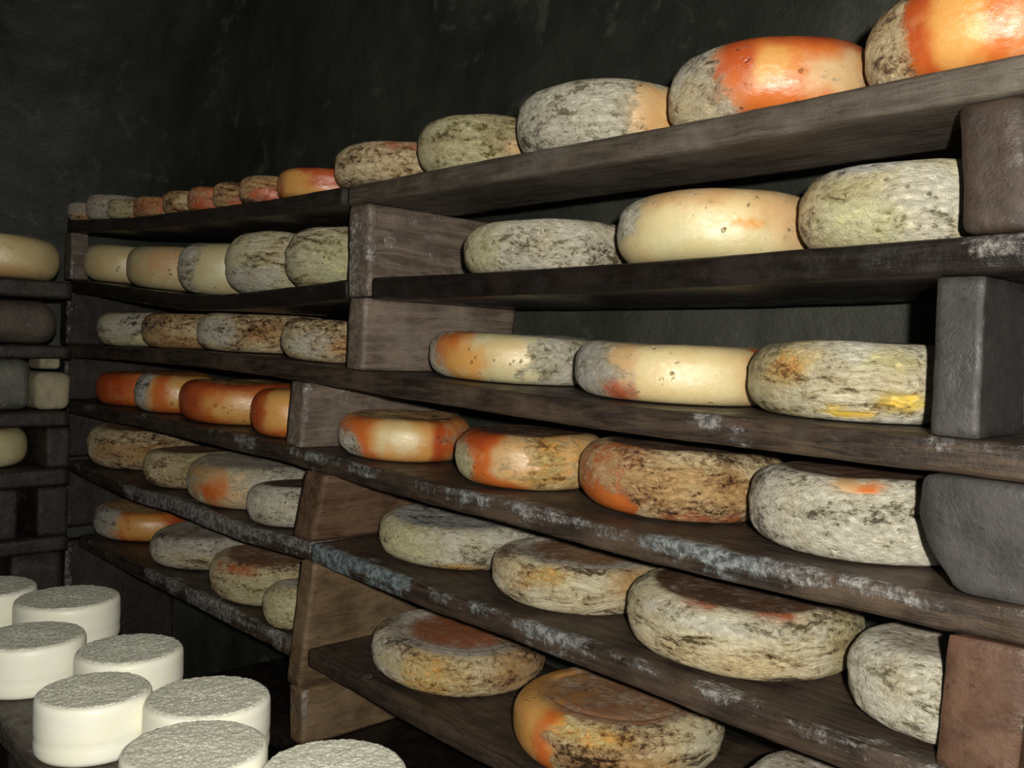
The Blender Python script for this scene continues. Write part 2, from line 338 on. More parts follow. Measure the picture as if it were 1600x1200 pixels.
def wheel_mesh(C, R, h, base, patches, top, seed, near=1.0, rough=1.0, edge=0.46, sink=0.0, tilt=0.0, name='cheese_wheel', ovality=0.03, cut=None, ring=None):
    na = int(96 + 128 * near); 
    e = min(edge, 0.455) * h
    prof = [(R * 0.0, 0)]
    prof = []
    for t in np.linspace(0.0, 1, 5)[1:]: prof.append(((R - e) * t, 0.0, 0))
    for t in np.linspace(0, 1, 9)[1:]:
        a = t * math.pi / 2; prof.append((R - e + e * math.sin(a) ** 0.85, e * (1 - math.cos(a) ** 0.9), 1))
    nside = 8
    for t in np.linspace(0, 1, nside)[1:-1]: prof.append((R, e + (h - 2 * e) * t, 1))
    for t in np.linspace(0, 1, 9)[:-1]:
        a = t * math.pi / 2; prof.append((R - e + e * math.cos(a) ** 0.85, h - e + e * math.sin(a) ** 0.9, 1))
    for t in np.linspace(1, 0.0, 26 if ring else 12)[:-1]: prof.append(((R - e) * t, h, 2))
    P = np.array(prof); npf = len(P)
    ang = np.linspace(0, 2 * math.pi, na, endpoint=False)
    A, I = np.meshgrid(ang, np.arange(npf), indexing='ij')
    r = P[I, 0]; z = P[I, 1]; part = P[I, 2]
    # slow unevenness of the wheel
    sq = np.stack([np.cos(A) * 1.1, np.sin(A) * 1.1, z * 6], -1) + seed * 3.1
    rr = r * (1 + ovality * fbm(sq, 2)); zz = z + (z / h) * h * 0.05 * fbm(np.stack([np.cos(A) * r / R, np.sin(A) * r / R, A * 0], -1) * 1.4 + seed, 2)
    if sink: 
        inw = np.clip(1 - r / (R - e * 1.2), 0, 1)
        zz -= (part == 2) * sink * smooth(0.0, 0.28, inw)
    x = rr * np.cos(A); y = rr * np.sin(A)
    V = np.stack([x, y, zz], -1)
    # where on the visible flank each point lies: u from left to right, v from top to foot
    az = math.atan2(-C[1], -C[0])
    dth = A - az; u = 0.5 + 0.5 * np.sin(dth); v = 1 - z / h
    v = np.where(part == 2, -0.2 - (1 - r / R), v)
    back = (np.cos(dth) < -0.1)
    data = np.tile(stv(base), (na, npf, 1)).astype(float)
    nz = fbm(V * 45 + seed * 5.3, 4)[..., None]
    ts = stv(top)
    wt = smooth(-0.02, 0.12, -v + 0.06 * nz[..., 0])[..., None]
    data = data * (1 - wt) + ts * wt
    if ring is not None:                                    # the paler rim and darker heart that cloth leaves on top
        wr = (1 - smooth(0.46, 0.70, r / R + 0.03 * nz[..., 0]))[..., None] * (part == 2)[..., None]
        data = data * (1 - wr) + stv(ring) * wr
        zz = zz - 0.0022 * np.exp(-((r / R - 0.66) / 0.03) ** 2) * (part == 2) + 0.0012 * np.exp(-((r / R - 0.72) / 0.03) ** 2) * (part == 2)
        V[..., 2] = zz
    for (pu, pv, su, sv, k) in patches:
        dd = np.sqrt(((u - pu) / su) ** 2 + ((v - pv) / sv) ** 2)[..., None] + 0.55 * nz
        w = 1 - smooth(0.45, 1.35, dd)
        data = data * (1 - w) + stv(k) * w
    # relief of crust and folds
    nr = np.stack([np.cos(A), np.sin(A), A * 0], -1); s = (part == 1)[..., None] * 1.0; nzv = np.array([0, 0, 1.0]); tp = (part == 2)[..., None] * 1.0
    crust = data[..., 9:10]; strk = data[..., 10:11]
    q = V + seed * 1.37
    folds = 1 - 2 * np.abs(noise(np.stack([q[..., 0] * 9, q[..., 1] * 9, q[..., 2] * 75 + 1.5 * noise(q * 14)], -1)))
    lump = fbm(q * np.array([55, 55, 90]), 3)
    disp = rough * crust * ((0.0016 + 0.0012 * (1 - strk)) * lump[..., None] + 0.0022 * strk * folds[..., None] * s)
    V = V + disp * (nr * s + nzv * tp * 0.7 * np.clip((1 - r / R)[..., None] * 8, 0, 1))
    V[..., 2] = np.maximum(V[..., 2], 0.0)
    if cut is not None: V[..., 0] = np.minimum(V[..., 0], cut - C[0] + 0.0015 * nz[..., 0])
    V = V.reshape(-1, 3); data = data.reshape(-1, 12)
    i = np.arange(na)[:, None]; i2 = (i + 1) % na; j = np.arange(npf - 1)[None]
    faces = np.stack([i * npf + j, i2 * npf + j, i2 * npf + j + 1, i * npf + j + 1], -1).reshape(-1, 4).tolist()
    b0 = len(V); V = np.vstack([V, [0, 0, 0.0], [0, 0, V.reshape(-1, 3)[npf - 1::npf][:, 2].mean()]]); data = np.vstack([data, data[0], data[npf - 1]])
    for a in range(na):
        a2 = (a + 1) % na
        faces.append([b0, a2 * npf, a * npf]); faces.append([b0 + 1, a * npf + npf - 1, a2 * npf + npf - 1])
    o = mesh_obj(name, V, faces, RIND, attrs={'rind_colour': data[:, :3], 'crust_light': data[:, 3:6], 'crust_dark': data[:, 6:9], 'rind_state': data[:, 9:12]})
    o.location = C; o.rotation_euler = (0, tilt, 0)
    return o
_seed = [0]; _placed = {}; _jobs = {}
def azm(p, ym): r = ray(p, ym); return math.atan2(-r[0], r[1])
def centre(xl, ym, R, inset):
    Yc = D + inset + R; ac = azm(xl, ym)
    for _ in range(40): ac = azm(xl, ym) - math.asin(R * math.cos(ac) / Yc)
    return -Yc * math.tan(ac), Yc
def cheese(key, xl, R, h, inset, ym, base, patches, label, group, top='greyt', xr=None, near=None, grow=True, rmax=0.157, lift=0.0, **kw):
    """wheel on board `key`; its left (and right) outline crosses row ym at the pixel columns xl (xr)"""
    _seed[0] += 1
    if xr is not None:
        h2 = (azm(xl, ym) - azm(xr, ym)) / 2; ac = azm(xr, ym) + h2; k = math.sin(h2) / math.cos(ac); R = (D + inset) * k / (1 - k); grow = False
    _jobs.setdefault(key, []).append(dict(key=key, xl=xl, R=R, h=h, inset=inset, ym=ym, base=base, patches=patches, label=label, group=group, top=top, near=near, grow=grow, rmax=rmax, lift=lift, seed=_seed[0], kw=kw))
def set_out_cheeses():
    for key, L in _jobs.items():
        L.sort(key=lambda j: -j['xl']); right = None
        for j in L:
            c = centre(j['xl'], j['ym'], j['R'], j['inset'])
            if right is not None:
                gap = lambda R: math.hypot(centre(j['xl'], j['ym'], R, j['inset'])[0] - right[0], centre(j['xl'], j['ym'], R, j['inset'])[1] - right[1]) - R - right[2] - 0.007
                if gap(j['R']) < 0 or (j['grow'] and j['group'] == right[3]):
                    lo, hi = 0.03, j['rmax']
                    if gap(hi) > 0: j['R'] = hi
                    else:
                        for _ in range(30):
                            m = (lo + hi) / 2
                            if gap(m) > 0: lo = m
                            else: hi = m
                        j['R'] = lo
            c = centre(j['xl'], j['ym'], j['R'], j['inset']); right = (c[0], c[1], j['R'], j['group'])
            R, Xc, Yc = j['R'], c[0], c[1]
            xs = np.linspace(Xc - R * .75, Xc + R * .75, 15); zs = np.array([zt(key, x) for x in xs])
            sl = np.polyfit(xs - Xc, zs, 1)[0]; z0 = float((zs - sl * (xs - Xc)).max())
            nr = j['near'] if j['near'] is not None else (1.0 if j['xl'] > 500 else 0.35)
            o = wheel_mesh((Xc, Yc, z0 + 0.0015 + j['lift']), R, j['h'], j['base'], j['patches'], j['top'], j['seed'], near=nr, tilt=-math.atan(sl), **j['kw'])
            tag(o, j['label'], 'cheese', j['group'])
            _placed.setdefault(key, []).append((Xc, Yc, R, j['label']))

# ================================================================== THE SETTING
def surface(name, x0, x1, y0, y1, nu, nv, fn, mat, amp=0.03, big=0.05):
    U, Vv = np.meshgrid(np.linspace(x0, x1, nu), np.linspace(y0, y1, nv), indexing='ij')
    P = fn(U, Vv); N = np.cross(np.gradient(P, axis=0), np.gradient(P, axis=1)); N /= np.linalg.norm(N, axis=-1, keepdims=True)
    d = fbm(P * 1.7, 3) * big + fbm(P * 9, 4) * amp
    P = P + N * d[..., None]
    i = np.arange(nu - 1)[:, None] * nv; j = np.arange(nv - 1)[None]
    f = np.stack([i + j, i + nv + j, i + nv + j + 1, i + j + 1], -1).reshape(-1, 4)
    return tag(mesh_obj(name, P.reshape(-1, 3), f, mat), kind='structure')
WY = 1.385
RC = 0.6
def back(u, v):                                             # the cave wall bends round into the left wall
    s_ = u; L1 = 1.2 + 2.7; arc = RC * math.pi / 2
    t = np.clip((s_ - L1) / RC, 0, math.pi / 2); str_ = np.minimum(s_, L1)
    x = 1.2 - str_ - RC * np.sin(t); y = WY - RC * (1 - np.cos(t))
    return np.stack([x, y + 0.10 * smooth(0.5, 2.0, v), v], -1)
surface('wall_back', 0, 3.9 + RC * math.pi / 2, FLOOR - 0.05, 2.0, 300, 180, lambda u, v: back(u, v)[:, :], WALL, 0.012, 0.03)
surface('wall_left', -1.6, WY - RC + 0.03, FLOOR - 0.05, 2.0, 130, 160, lambda u, v: np.stack([-3.3 + 0 * u, u + 0.10 * smooth(0.5, 2.0, v), v], -1), WALL, 0.012, 0.03)
surface('wall_right', -1.6, 1.5, FLOOR - 0.05, 2.0, 60, 60, lambda u, v: np.stack([1.15 + 0 * u, u, v], -1), WALL, 0.012, 0.03)
surface('wall_front', -3.35, 1.2, FLOOR - 0.05, 2.0, 60, 60, lambda u, v: np.stack([u, -1.55 + 0 * u, v], -1), WALL, 0.012, 0.03)
surface('floor', -3.35, 1.2, -1.6, 1.5, 90, 60, lambda u, v: np.stack([u, v, FLOOR + 0 * u], -1), FLOORM, 0.008, 0.01)
surface('ceiling', -3.35, 1.2, -1.6, 1.5, 60, 60, lambda u, v: np.stack([u, v, 1.95 + 0 * u], -1), WALL, 0.012, 0.04)

# ================================================================== THE BOARDS
board('1R', [(544, 290), (669, 266), (834, 234), (1056, 193), (1352, 133), (1600, 82), (1750, 50)],
      'thick smooth grey board, topmost of the right bay, rising to the upper right', W_TOP, depth=0.205, T=0.036, mould=0.12, patches=[(1380, 1600, .25, 0)])
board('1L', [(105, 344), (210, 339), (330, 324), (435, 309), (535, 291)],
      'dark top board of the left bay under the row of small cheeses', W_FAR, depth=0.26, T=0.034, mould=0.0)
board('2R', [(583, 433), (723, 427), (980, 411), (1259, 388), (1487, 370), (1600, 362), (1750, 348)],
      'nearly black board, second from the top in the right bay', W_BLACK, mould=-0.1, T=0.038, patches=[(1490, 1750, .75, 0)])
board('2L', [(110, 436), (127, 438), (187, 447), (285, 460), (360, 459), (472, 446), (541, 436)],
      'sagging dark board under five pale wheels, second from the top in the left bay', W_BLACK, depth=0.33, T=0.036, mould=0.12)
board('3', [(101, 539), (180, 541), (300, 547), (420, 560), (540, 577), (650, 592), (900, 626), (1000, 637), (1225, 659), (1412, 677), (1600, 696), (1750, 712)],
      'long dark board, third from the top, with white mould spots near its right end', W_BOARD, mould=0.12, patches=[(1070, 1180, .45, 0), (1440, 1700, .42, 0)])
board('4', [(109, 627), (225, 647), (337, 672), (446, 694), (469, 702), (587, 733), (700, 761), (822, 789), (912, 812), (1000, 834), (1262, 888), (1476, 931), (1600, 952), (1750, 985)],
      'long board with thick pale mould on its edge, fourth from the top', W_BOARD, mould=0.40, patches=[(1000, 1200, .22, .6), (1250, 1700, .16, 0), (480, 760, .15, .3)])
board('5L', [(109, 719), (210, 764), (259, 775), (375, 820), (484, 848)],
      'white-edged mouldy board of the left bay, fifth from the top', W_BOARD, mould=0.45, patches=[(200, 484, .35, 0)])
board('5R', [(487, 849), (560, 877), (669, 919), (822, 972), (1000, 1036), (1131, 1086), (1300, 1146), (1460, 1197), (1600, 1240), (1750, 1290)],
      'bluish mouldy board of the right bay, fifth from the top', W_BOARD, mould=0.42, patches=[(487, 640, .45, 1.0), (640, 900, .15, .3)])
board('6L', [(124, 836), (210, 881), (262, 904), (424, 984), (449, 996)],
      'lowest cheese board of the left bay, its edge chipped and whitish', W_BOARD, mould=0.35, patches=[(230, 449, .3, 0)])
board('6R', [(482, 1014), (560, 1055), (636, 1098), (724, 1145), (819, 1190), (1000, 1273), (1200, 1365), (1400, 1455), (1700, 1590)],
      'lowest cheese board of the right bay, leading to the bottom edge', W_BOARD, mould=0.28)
# a bottom board right above the floor, out of the light
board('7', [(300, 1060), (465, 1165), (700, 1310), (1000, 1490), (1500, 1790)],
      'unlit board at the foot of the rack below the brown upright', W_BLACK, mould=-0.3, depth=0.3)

# ================================================================== THE UPRIGHTS
def X(px, py=600): return onY(px, py, D)[0]
upright(541, 400, '1R', -0.0 + onY(560, 463, D)[2], 0.066, 'mould-furred grey upright with knots, top of the middle row of uprights', W_DIV, depth=0.30, pxl_b=543, mould=0.33, amp=0.003, seam=0.12)
def knot(px, py, xface, r, seed, parent):
    P = onX(px, py, xface); nr_, na = 9, 28; V = []
    for i in range(nr_):
        t = i / (nr_ - 1)
        for a in range(na):
            th = 2 * math.pi * a / na; rr = r * t * (1 + 0.12 * math.sin(3 * th + seed))
            V.append((xface + 0.0035 * (1 - t ** 2) + 0.0009 * math.cos(t * 15) - 0.001 * (t == 1), P[1] + rr * math.cos(th) * 1.2, P[2] + rr * math.sin(th)))
    f = [(i * na + a, i * na + (a + 1) % na, (i + 1) * na + (a + 1) % na, (i + 1) * na + a) for i in range(nr_ - 1) for a in range(na)]
    o = mesh_obj('knot', V, f, W_DIV, parent, attrs={'mould': [(0.55, 0, 0)] * len(V)}); o['label'] = 'round branch knot'
_u = bpy.data.objects['upright_plank']; _xf = max(v.co.x for v in _u.data.vertices) - 0.0015
knot(610, 378, _xf, 0.012, 1, _u); knot(585, 385, _xf, 0.008, 2, _u)
upright(543, 520, onY(560, 465, D)[2], '3', 0.052, 'smooth dark upright beside brown cheeses, under the knotted grey upright', W_DIV, depth=0.37, pxl_b=540, mould=0.12)
upright(453, 650, '3', '4', 0.055, 'brown upright between the orange wheels, on the fourth board', W_DIV, depth=0.40, pxl_b=446, mould=0.25)
upright(474, 790, '4', '5R', 0.072, 'warm brown upright between the fourth and fifth boards, mid rack', W_BROWN, depth=0.40, pxl_b=456, mould=0.02)
upright(468, 930, '5R', -0.655, 0.048, 'tall brown upright between the fifth and sixth boards with a white vertical streak', W_TAN, depth=0.40, pxl_b=448, mould=0.02)
upright(450, 1100, -0.657, '7', 0.050, 'lowest brown upright, below the sixth board', W_TAN, depth=0.36, pxl_b=452, mould=0.1)
upright(1489, 260, '1R', '2R', 0.062, 'reddish brown block upright, topmost at the right edge', W_REDBLOCK, depth=0.07, pxl_b=1508, mould=0.1, r=0.010, amp=0.003)
upright(1458, 550, '2R', '3', 0.046, 'square slate-grey upright with a pale seam, second at the right edge', W_SLATE, depth=0.13, mould=0.02)
# third at the right edge: a crooked block that narrows towards its foot
xa, xb, xc = X(1440, 760), X(1452, 860), X(1492, 935)
z_t, z_b = zb('3', xa) - 0.001, zt('4', xc) + 0.003
o = block('upright_plank', [(xc, D + .001, z_b), (xc + 0.10, D + .001, zt('4', xc + .1) + .003), (xa + 0.13, D + .001, zb('3', xa + .13) - .001), (xa, D + .001, z_t)],
          0.055, W_SLATE, r=0.008, amp=0.004, mould=0.03, seed=5, n=(10, 40, 16))
_m = o.data; zc = z_b + 0.45 * (z_t - z_b)
for v in _m.vertices:                                       # its left side bellies outwards
    t = (v.co.z - z_b) / (z_t - z_b); v.co.x -= 0.020 * math.sin(math.pi * max(0, min(1, t))) * (1 - (v.co.x - xa) / 0.14)
tag(o, 'crooked slate-grey upright tapering to its foot, third at the right edge', 'upright', 'uprights of the long cheese rack')
upright(1477, 1080, '4', '5R', 0.075, 'reddish brown upright, lowest at the right edge behind the half-hidden cheese', W_RED, depth=0.08, pxl_b=1465, mould=0.05)
# far end of the left bay
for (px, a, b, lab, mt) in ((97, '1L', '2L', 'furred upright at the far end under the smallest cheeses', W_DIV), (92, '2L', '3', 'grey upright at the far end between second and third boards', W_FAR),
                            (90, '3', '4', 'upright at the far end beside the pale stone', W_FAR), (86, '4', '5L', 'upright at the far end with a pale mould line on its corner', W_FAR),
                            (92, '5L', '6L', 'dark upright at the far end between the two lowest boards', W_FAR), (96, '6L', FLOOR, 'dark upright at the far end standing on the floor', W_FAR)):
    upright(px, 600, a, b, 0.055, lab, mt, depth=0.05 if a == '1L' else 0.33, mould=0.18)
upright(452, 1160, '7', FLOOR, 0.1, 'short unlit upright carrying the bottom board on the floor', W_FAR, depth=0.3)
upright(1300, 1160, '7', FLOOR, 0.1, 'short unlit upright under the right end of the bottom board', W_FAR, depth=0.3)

# ================================================================== THE CHEESES
g1 = 'small cheeses on the top board of the left bay'
small = [(105, 134, 314, 343, 'greyt', [(.5, .9, .5, .3, 'brown')], 'smallest greyish cheese at the far end of the top row'),
         (134, 169, 300, 342, 'greyt', [(.8, .8, .3, .3, 'grey')], 'dark grey mouldy small cheese, second from the far end of the top row'),
         (168, 209, 307, 339, 'olive', [(.7, .7, .3, .4, 'red')], 'small cheese grey on the left and pinkish on the right, third from the far end'),
         (208, 254, 303, 336, 'brown', [(.5, .05, .5, .25, 'red'), (.15, .5, .25, .5, 'rust')], 'small speckled cheese with a red top edge, fourth from the far end'),
         (254, 292, 295, 333, 'brown', [(.5, .5, .3, .3, 'flake')], 'small brown-grey cheese between two red-topped ones in the top row'),
         (292, 333, 291, 329, 'rust', [(.4, .8, .4, .4, 'red'), (.6, .05, .4, .25, 'red')], 'small reddish cheese with grey speckles, sixth from the far end'),
         (333, 375, 280, 322, 'brown', [(.5, .85, .4, .25, 'red')], 'small grey-brown speckled cheese, seventh from the far end of the top row'),
         (374, 437, 270, 315, 'brown', [(.4, .75, .4, .3, 'red')], 'small cheese with orange foot and grey flaky top, left of the glossy orange one'),
         (434, 529, 258, 305, 'deep', [(.15, .55, .2, .6, 'amber'), (.4, .9, .35, .2, 'amber'), (.75, .4, .4, .5, 'deep')], 'glossy orange small cheese, nearest of the small cheeses on the top board')]
az_ = lambda p, y: math.atan2(-ray(p, y)[0], ray(p, y)[1])
prev = None
for i, (xl, xr, yt, yb, st, pa, lab) in enumerate(small):
    # radius from the spacing of their left outlines along the board
    xm = (xl + xr) / 2
    R = 0.5 * (onY(xr, 320, D + 0.055)[0] - onY(xl, 320, D + 0.055)[0]) * 0.88
    h = (onY(xm, yt, D + 0.012)[2] - onY(xm, yb, D + 0.012)[2])
    cheese('1L', xl, R, h * 0.97, 0.004, (yt + yb) / 2, st, pa, lab, g1, top='umber', near=0.2, edge=0.36, rough=0.7)
g2 = 'wheels on the top board of the right bay'
cheese('1R', 524, 0.103, 0.075, 0.0, 255, 'flake', [(.8, .1, .4, .3, 'red'), (1.0, .4, .28, .6, 'red')], 'grey flaky cheese with a reddish right side, over the middle upright on top', g2, top='rust', rmax=0.122, lift=0.006)
cheese('1R', 654, 0.104, 0.089, 0.0, 215, 'olive', [(.25, .2, .3, .3, 'moss'), (.9, .75, .22, .45, 'tan'), (.3, .85, .35, .2, 'moss'), (.95, .05, .2, .2, 'red')], 'olive-grey mottled wheel with brown blotches in the top row', g2, top='rust')
cheese('1R', 809, 0.122, 0.096, 0.0, 175, 'white', [(.72, .55, .16, .7, 'tan'), (.95, .5, .2, .9, 'amber'), (1.0, .8, .15, .4, 'cream'), (.04, .6, .14, .5, 'grey')], 'pale grey mouldy wheel with yellow right side in the top row', g2, top='white')
cheese('1R', 1046, 0.131, 0.094, 0.0, 125, 'orange', [(.10, .5, .24, .9, 'grey'), (.03, .8, .2, .5, 'flake'), (.48, .45, .12, .25, 'amber'), (.33, .2, .1, .5, 'deep'), (.78, .1, .3, .14, 'deep'), (.80, .6, .16, .35, 'tan')], 'orange wheel with grey mouldy left side, second from the right on the top board', g2, top='tan')
cheese('1R', 1356, 0.132, 0.104, 0.0, 65, 'orange', [(.08, .5, .17, .95, 'flake'), (.23, .4, .07, .9, 'deep'), (.36, .6, .12, .6, 'amber'), (.75, .12, .25, .2, 'tan'), (.6, .5, .1, .6, 'orange')], 'large orange wheel cut by the upper right corner of the picture', g2, top='tan')

g3 = 'pale wheels on the second board of the left bay'
cheese('2L', 129, 0.120, 0.108, 0.012, 420, 'ivory', [(.3, .6, .4, .4, 'cream')], 'plain ivory wheel at the far end of the second board', g3, top='dark', rmax=.120)
cheese('2L', 195, 0.150, 0.112, 0.008, 428, 'ivory', [(.3, .4, .25, .4, 'tan'), (.8, .7, .2, .3, 'grey')], 'ivory wheel with a faint tan blush, second from the far end', g3, top='dark')
cheese('2L', 277, 0.128, 0.121, 0.008, 422, 'ivory', [(.02, .5, .15, .8, 'grey')], 'smooth clean ivory wheel in the middle of the second board, left bay', g3, top='ivory')
cheese('2L', 352, 0.127, 0.135, 0.006, 412, 'moss', [(.5, .3, .5, .4, 'streak'), (.2, .8, .3, .3, 'grey')], 'tall grey-green streaked wheel, left of the striped one by the knotted upright', g3, top='moss')
cheese('2L', 447, 0.127, 0.117, 0.006, 402, 'streak', [(.5, .4, .4, .4, 'moss'), (.3, .8, .3, .25, 'lime')], 'striped ivory and green wheel half behind the knotted grey upright', g3, top='moss')
g4 = 'wheels on the second board of the right bay'
cheese('2R', 725, 0.126, 0.079, 0.010, 380, 'white', [(.08, .6, .16, .7, 'moss'), (.85, .5, .22, .6, 'grey'), (.3, .7, .1, .25, 'grey')], 'pale wheel with dark mould specks, first right of the knotted upright', g4, top='white')
cheese('2R', 968, 0.124, 0.092, 0.006, 350, 'cream', [(.3, .12, .4, .2, 'tan'), (.85, .45, .2, .5, 'tan'), (.03, .25, .12, .4, 'grey'), (.45, .8, .35, .3, 'ivory'), (.6, .55, .1, .08, 'amber')], 'smooth cream wheel with light orange blush in the middle of the second board', g4, top='tan')
cheese('2R', 1249, 0.122, 0.094, 0.016, 320, 'moss', [(.30, .35, .20, .2, 'olive'), (.3, .06, .25, .14, 'ashy'), (.03, .6, .1, .6, 'flake'), (.62, .5, .25, .5, 'white'), (.3, .7, .2, .25, 'lime')], 'greenish mouldy wheel beside the topmost block at the right edge', g4, top='white')

g5 = 'cheeses on the third board of the left bay'
cheese('3', 152, 0.128, 0.094, 0.01, 520, 'moss', [(.5, .4, .5, .5, 'grey'), (.6, .8, .4, .2, 'ivory')], 'pale grey-green cheese at the far end of the third board', g5, top='dark')
cheese('3', 221, 0.130, 0.088, 0.01, 520, 'brown', [(.5, .4, .4, .3, 'flake')], 'dark brown crusty cheese, second from the far end of the third board', g5, top='dark')
cheese('3', 307, 0.150, 0.086, 0.01, 525, 'flake', [(.45, .5, .2, .3, 'brown'), (.15, .5, .2, .4, 'grey')], 'broad brown and cream flaky cheese in the middle of the third board, left bay', g5, top='dark')
cheese('3', 439, 0.125, 0.083, 0.01, 535, 'flake', [(.3, .6, .3, .3, 'grey'), (.6, .6, .3, .3, 'brown')], 'rough brown-white cheese half behind the smooth dark upright', g5, top='dark')
g6 = 'wheels on the third board of the right bay'
cheese('3', 672, 0.131, 0.080, 0.055, 560, 'ivory', [(.03, .5, .10, .8, 'grey'), (.14, .3, .10, .5, 'orange'), (.22, .6, .14, .5, 'amber'), (.75, .5, .3, .6, 'white'), (.45, .4, .12, .3, 'cream')], 'pale wheel with an orange band near its left end, third board right bay', g6, top='ashy')
cheese('3', 895, 0.128, 0.081, 0.040, 580, 'cream', [(.10, .5, .18, .7, 'ashy'), (.22, .85, .1, .25, 'red'), (.25, .2, .08, .35, 'tan'), (.92, .5, .16, .6, 'tan'), (.93, .2, .12, .3, 'red'), (.97, .8, .1, .4, 'brown')], 'smooth cream wheel with grey mould on its left end, middle of the third board', g6, top='greyt')
cheese('3', 1170, 0.138, 0.091, 0.035, 592, 'white', [(.10, .5, .26, .8, 'olive'), (.20, .35, .13, .3, 'gold'), (.60, .25, .12, .22, 'lime'), (.5, .62, .4, .3, 'streak'), (.68, .72, .12, .12, 'yellow'), (.45, .88, .16, .07, 'yellow')], 'large wheel streaked white and yellow beside the square slate upright', g6, top='dark', rmax=.138)

g7 = 'orange cheeses on the fourth board of the left bay'
cheese('4', 150, 0.135, 0.094, 0.01, 610, 'orange', [(.12, .5, .15, .8, 'deep'), (.9, .2, .3, .3, 'amber')], 'orange cheese at the far end of the fourth board', g7, top='rust')
cheese('4', 210, 0.138, 0.098, 0.0, 625, 'amber', [(.06, .5, .13, .9, 'ashy'), (.3, .5, .12, .8, 'orange'), (.4, .95, .3, .15, 'orange')], 'orange cheese with a grey mouldy left rim, second on the fourth board', g7, top='rust')
cheese('4', 277, 0.125, 0.096, 0.0, 640, 'orange', [(.08, .5, .14, .8, 'deep'), (.45, .55, .26, .45, 'amber'), (.9, .5, .12, .7, 'deep'), (.5, .05, .5, .12, 'deep')], 'glossy bright orange wheel, third on the fourth board', g7, top='brown')
cheese('4', 391, 0.088, 0.100, 0.0, 655, 'amber', [(.06, .5, .14, .9, 'deep'), (.4, .95, .6, .2, 'orange')], 'amber-orange wheel half behind the brown upright on the fourth board', g7, top='rust')
g8 = 'wheels on the fourth board of the right bay'
cheese('4', 528, 0.128, 0.078, 0.022, 685, 'amber', [(.13, .5, .17, .9, 'orange'), (.03, .8, .14, .5, 'grey'), (.76, .5, .08, .9, 'deep'), (.93, .6, .14, .7, 'rust'), (.45, .4, .2, .4, 'cream')], 'bright orange wheel with a pale yellow centre, first on the fourth board right bay', g8, top='brown', grow=False)
cheese('4', 710, 0.130, 0.086, 0.030, 715, 'tan', [(.07, .6, .12, .6, 'moss'), (.20, .5, .09, .9, 'orange'), (.12, .10, .18, .25, 'deep'), (.60, .5, .30, .6, 'gold'), (.3, .95, .18, .15, 'orange'), (.42, .4, .12, .3, 'tan')], 'cream flaky wheel with an orange stripe near its left end, fourth board', g8, top='dark')
cheese('4', 905, 0.137, 0.097, 0.045, 758, 'flake', [(.12, .5, .26, .7, 'rust'), (.16, .85, .18, .22, 'orange'), (.10, .12, .12, .2, 'rust'), (.42, .45, .2, .4, 'brown'), (.70, .5, .14, .35, 'brown'), (.6, .92, .3, .12, 'rust')], 'wheel with a rough rust-brown crust, third on the fourth board right bay', g8, top='dark')
cheese('4', 1168, 0.145, 0.096, 0.028, 825, 'white', [(.42, .08, .14, .12, 'tan'), (.5, .10, .10, .08, 'orange'), (.04, .5, .10, .7, 'grey'), (.35, .55, .2, .2, 'grey'), (.6, .4, .2, .1, 'grey')], 'whitish mouldy wheel beside the crooked slate upright, fourth board', g8, top='dark', edge=.5)

g9 = 'wheels on the fifth board of the left bay'
cheese('5L', 135, 0.140, 0.110, 0.01, 703, 'flake', [(.4, .5, .4, .3, 'brown')], 'rough brown cheese at the far end of the fifth board', g9, top='umber')
cheese('5L', 223, 0.118, 0.090, 0.02, 727, 'flake', [(.5, .4, .3, .4, 'olive')], 'brown-grey cheese behind the pink-cream wheel on the fifth board', g9, top='umber')
cheese('5L', 291, 0.125, 0.098, 0.0, 748, 'white', [(.25, .5, .28, .7, 'tan'), (.2, .5, .12, .4, 'orange'), (.1, .2, .15, .3, 'tan')], 'cream wheel with a pinkish orange left side on the fifth board', g9, top='greyt')
cheese('5L', 386, 0.108, 0.084, 0.0, 780, 'grey', [(.5, .4, .5, .3, 'white')], 'grey-speckled wheel half behind the warm brown upright', g9, top='dark')
g10 = 'wheels on the fifth board of the right bay'
cheese('5R', 591, 0.120, 0.072, 0.045, 848, 'white', [(.16, .5, .20, .6, 'lime'), (.05, .5, .12, .6, 'moss'), (.5, .92, .18, .15, 'gold'), (.75, .6, .2, .3, 'grey')], 'pale wheel with a yellow-green left side, first on the fifth board right bay', g10, top='ashy', sink=.002)
cheese('5R', 768, 0.140, 0.070, 0.035, 905, 'streak', [(.15, .3, .16, .3, 'brown'), (.32, .2, .14, .2, 'gold'), (.8, .3, .16, .35, 'brown'), (.05, .2, .15, .4, 'flake')], 'brown-topped wheel with horizontal folds, middle of the fifth board', g10, top='greyt', sink=.002, ring='umber')
cheese('5R', 978, None, 0.085, 0.010, 990, 'streak', [(.5, .75, .4, .25, 'flake'), (.32, .0, .10, .10, 'red'), (.66, .0, .10, .10, 'red'), (.93, .5, .12, .6, 'olive'), (.4, .2, .4, .15, 'white')], 'largest wheel, pale and deeply creased, on the fifth board', g10, top='dark', xr=1394, ovality=.01, edge=.5)
cheese('5R', 1322, 0.120, 0.088, 0.020, 1095, 'white', [(.2, .5, .3, .5, 'white')], 'pale grey cut wheel half hidden by the lowest reddish upright at right', g10, top='greyt', cut=X(1470, 1080) - 0.004)

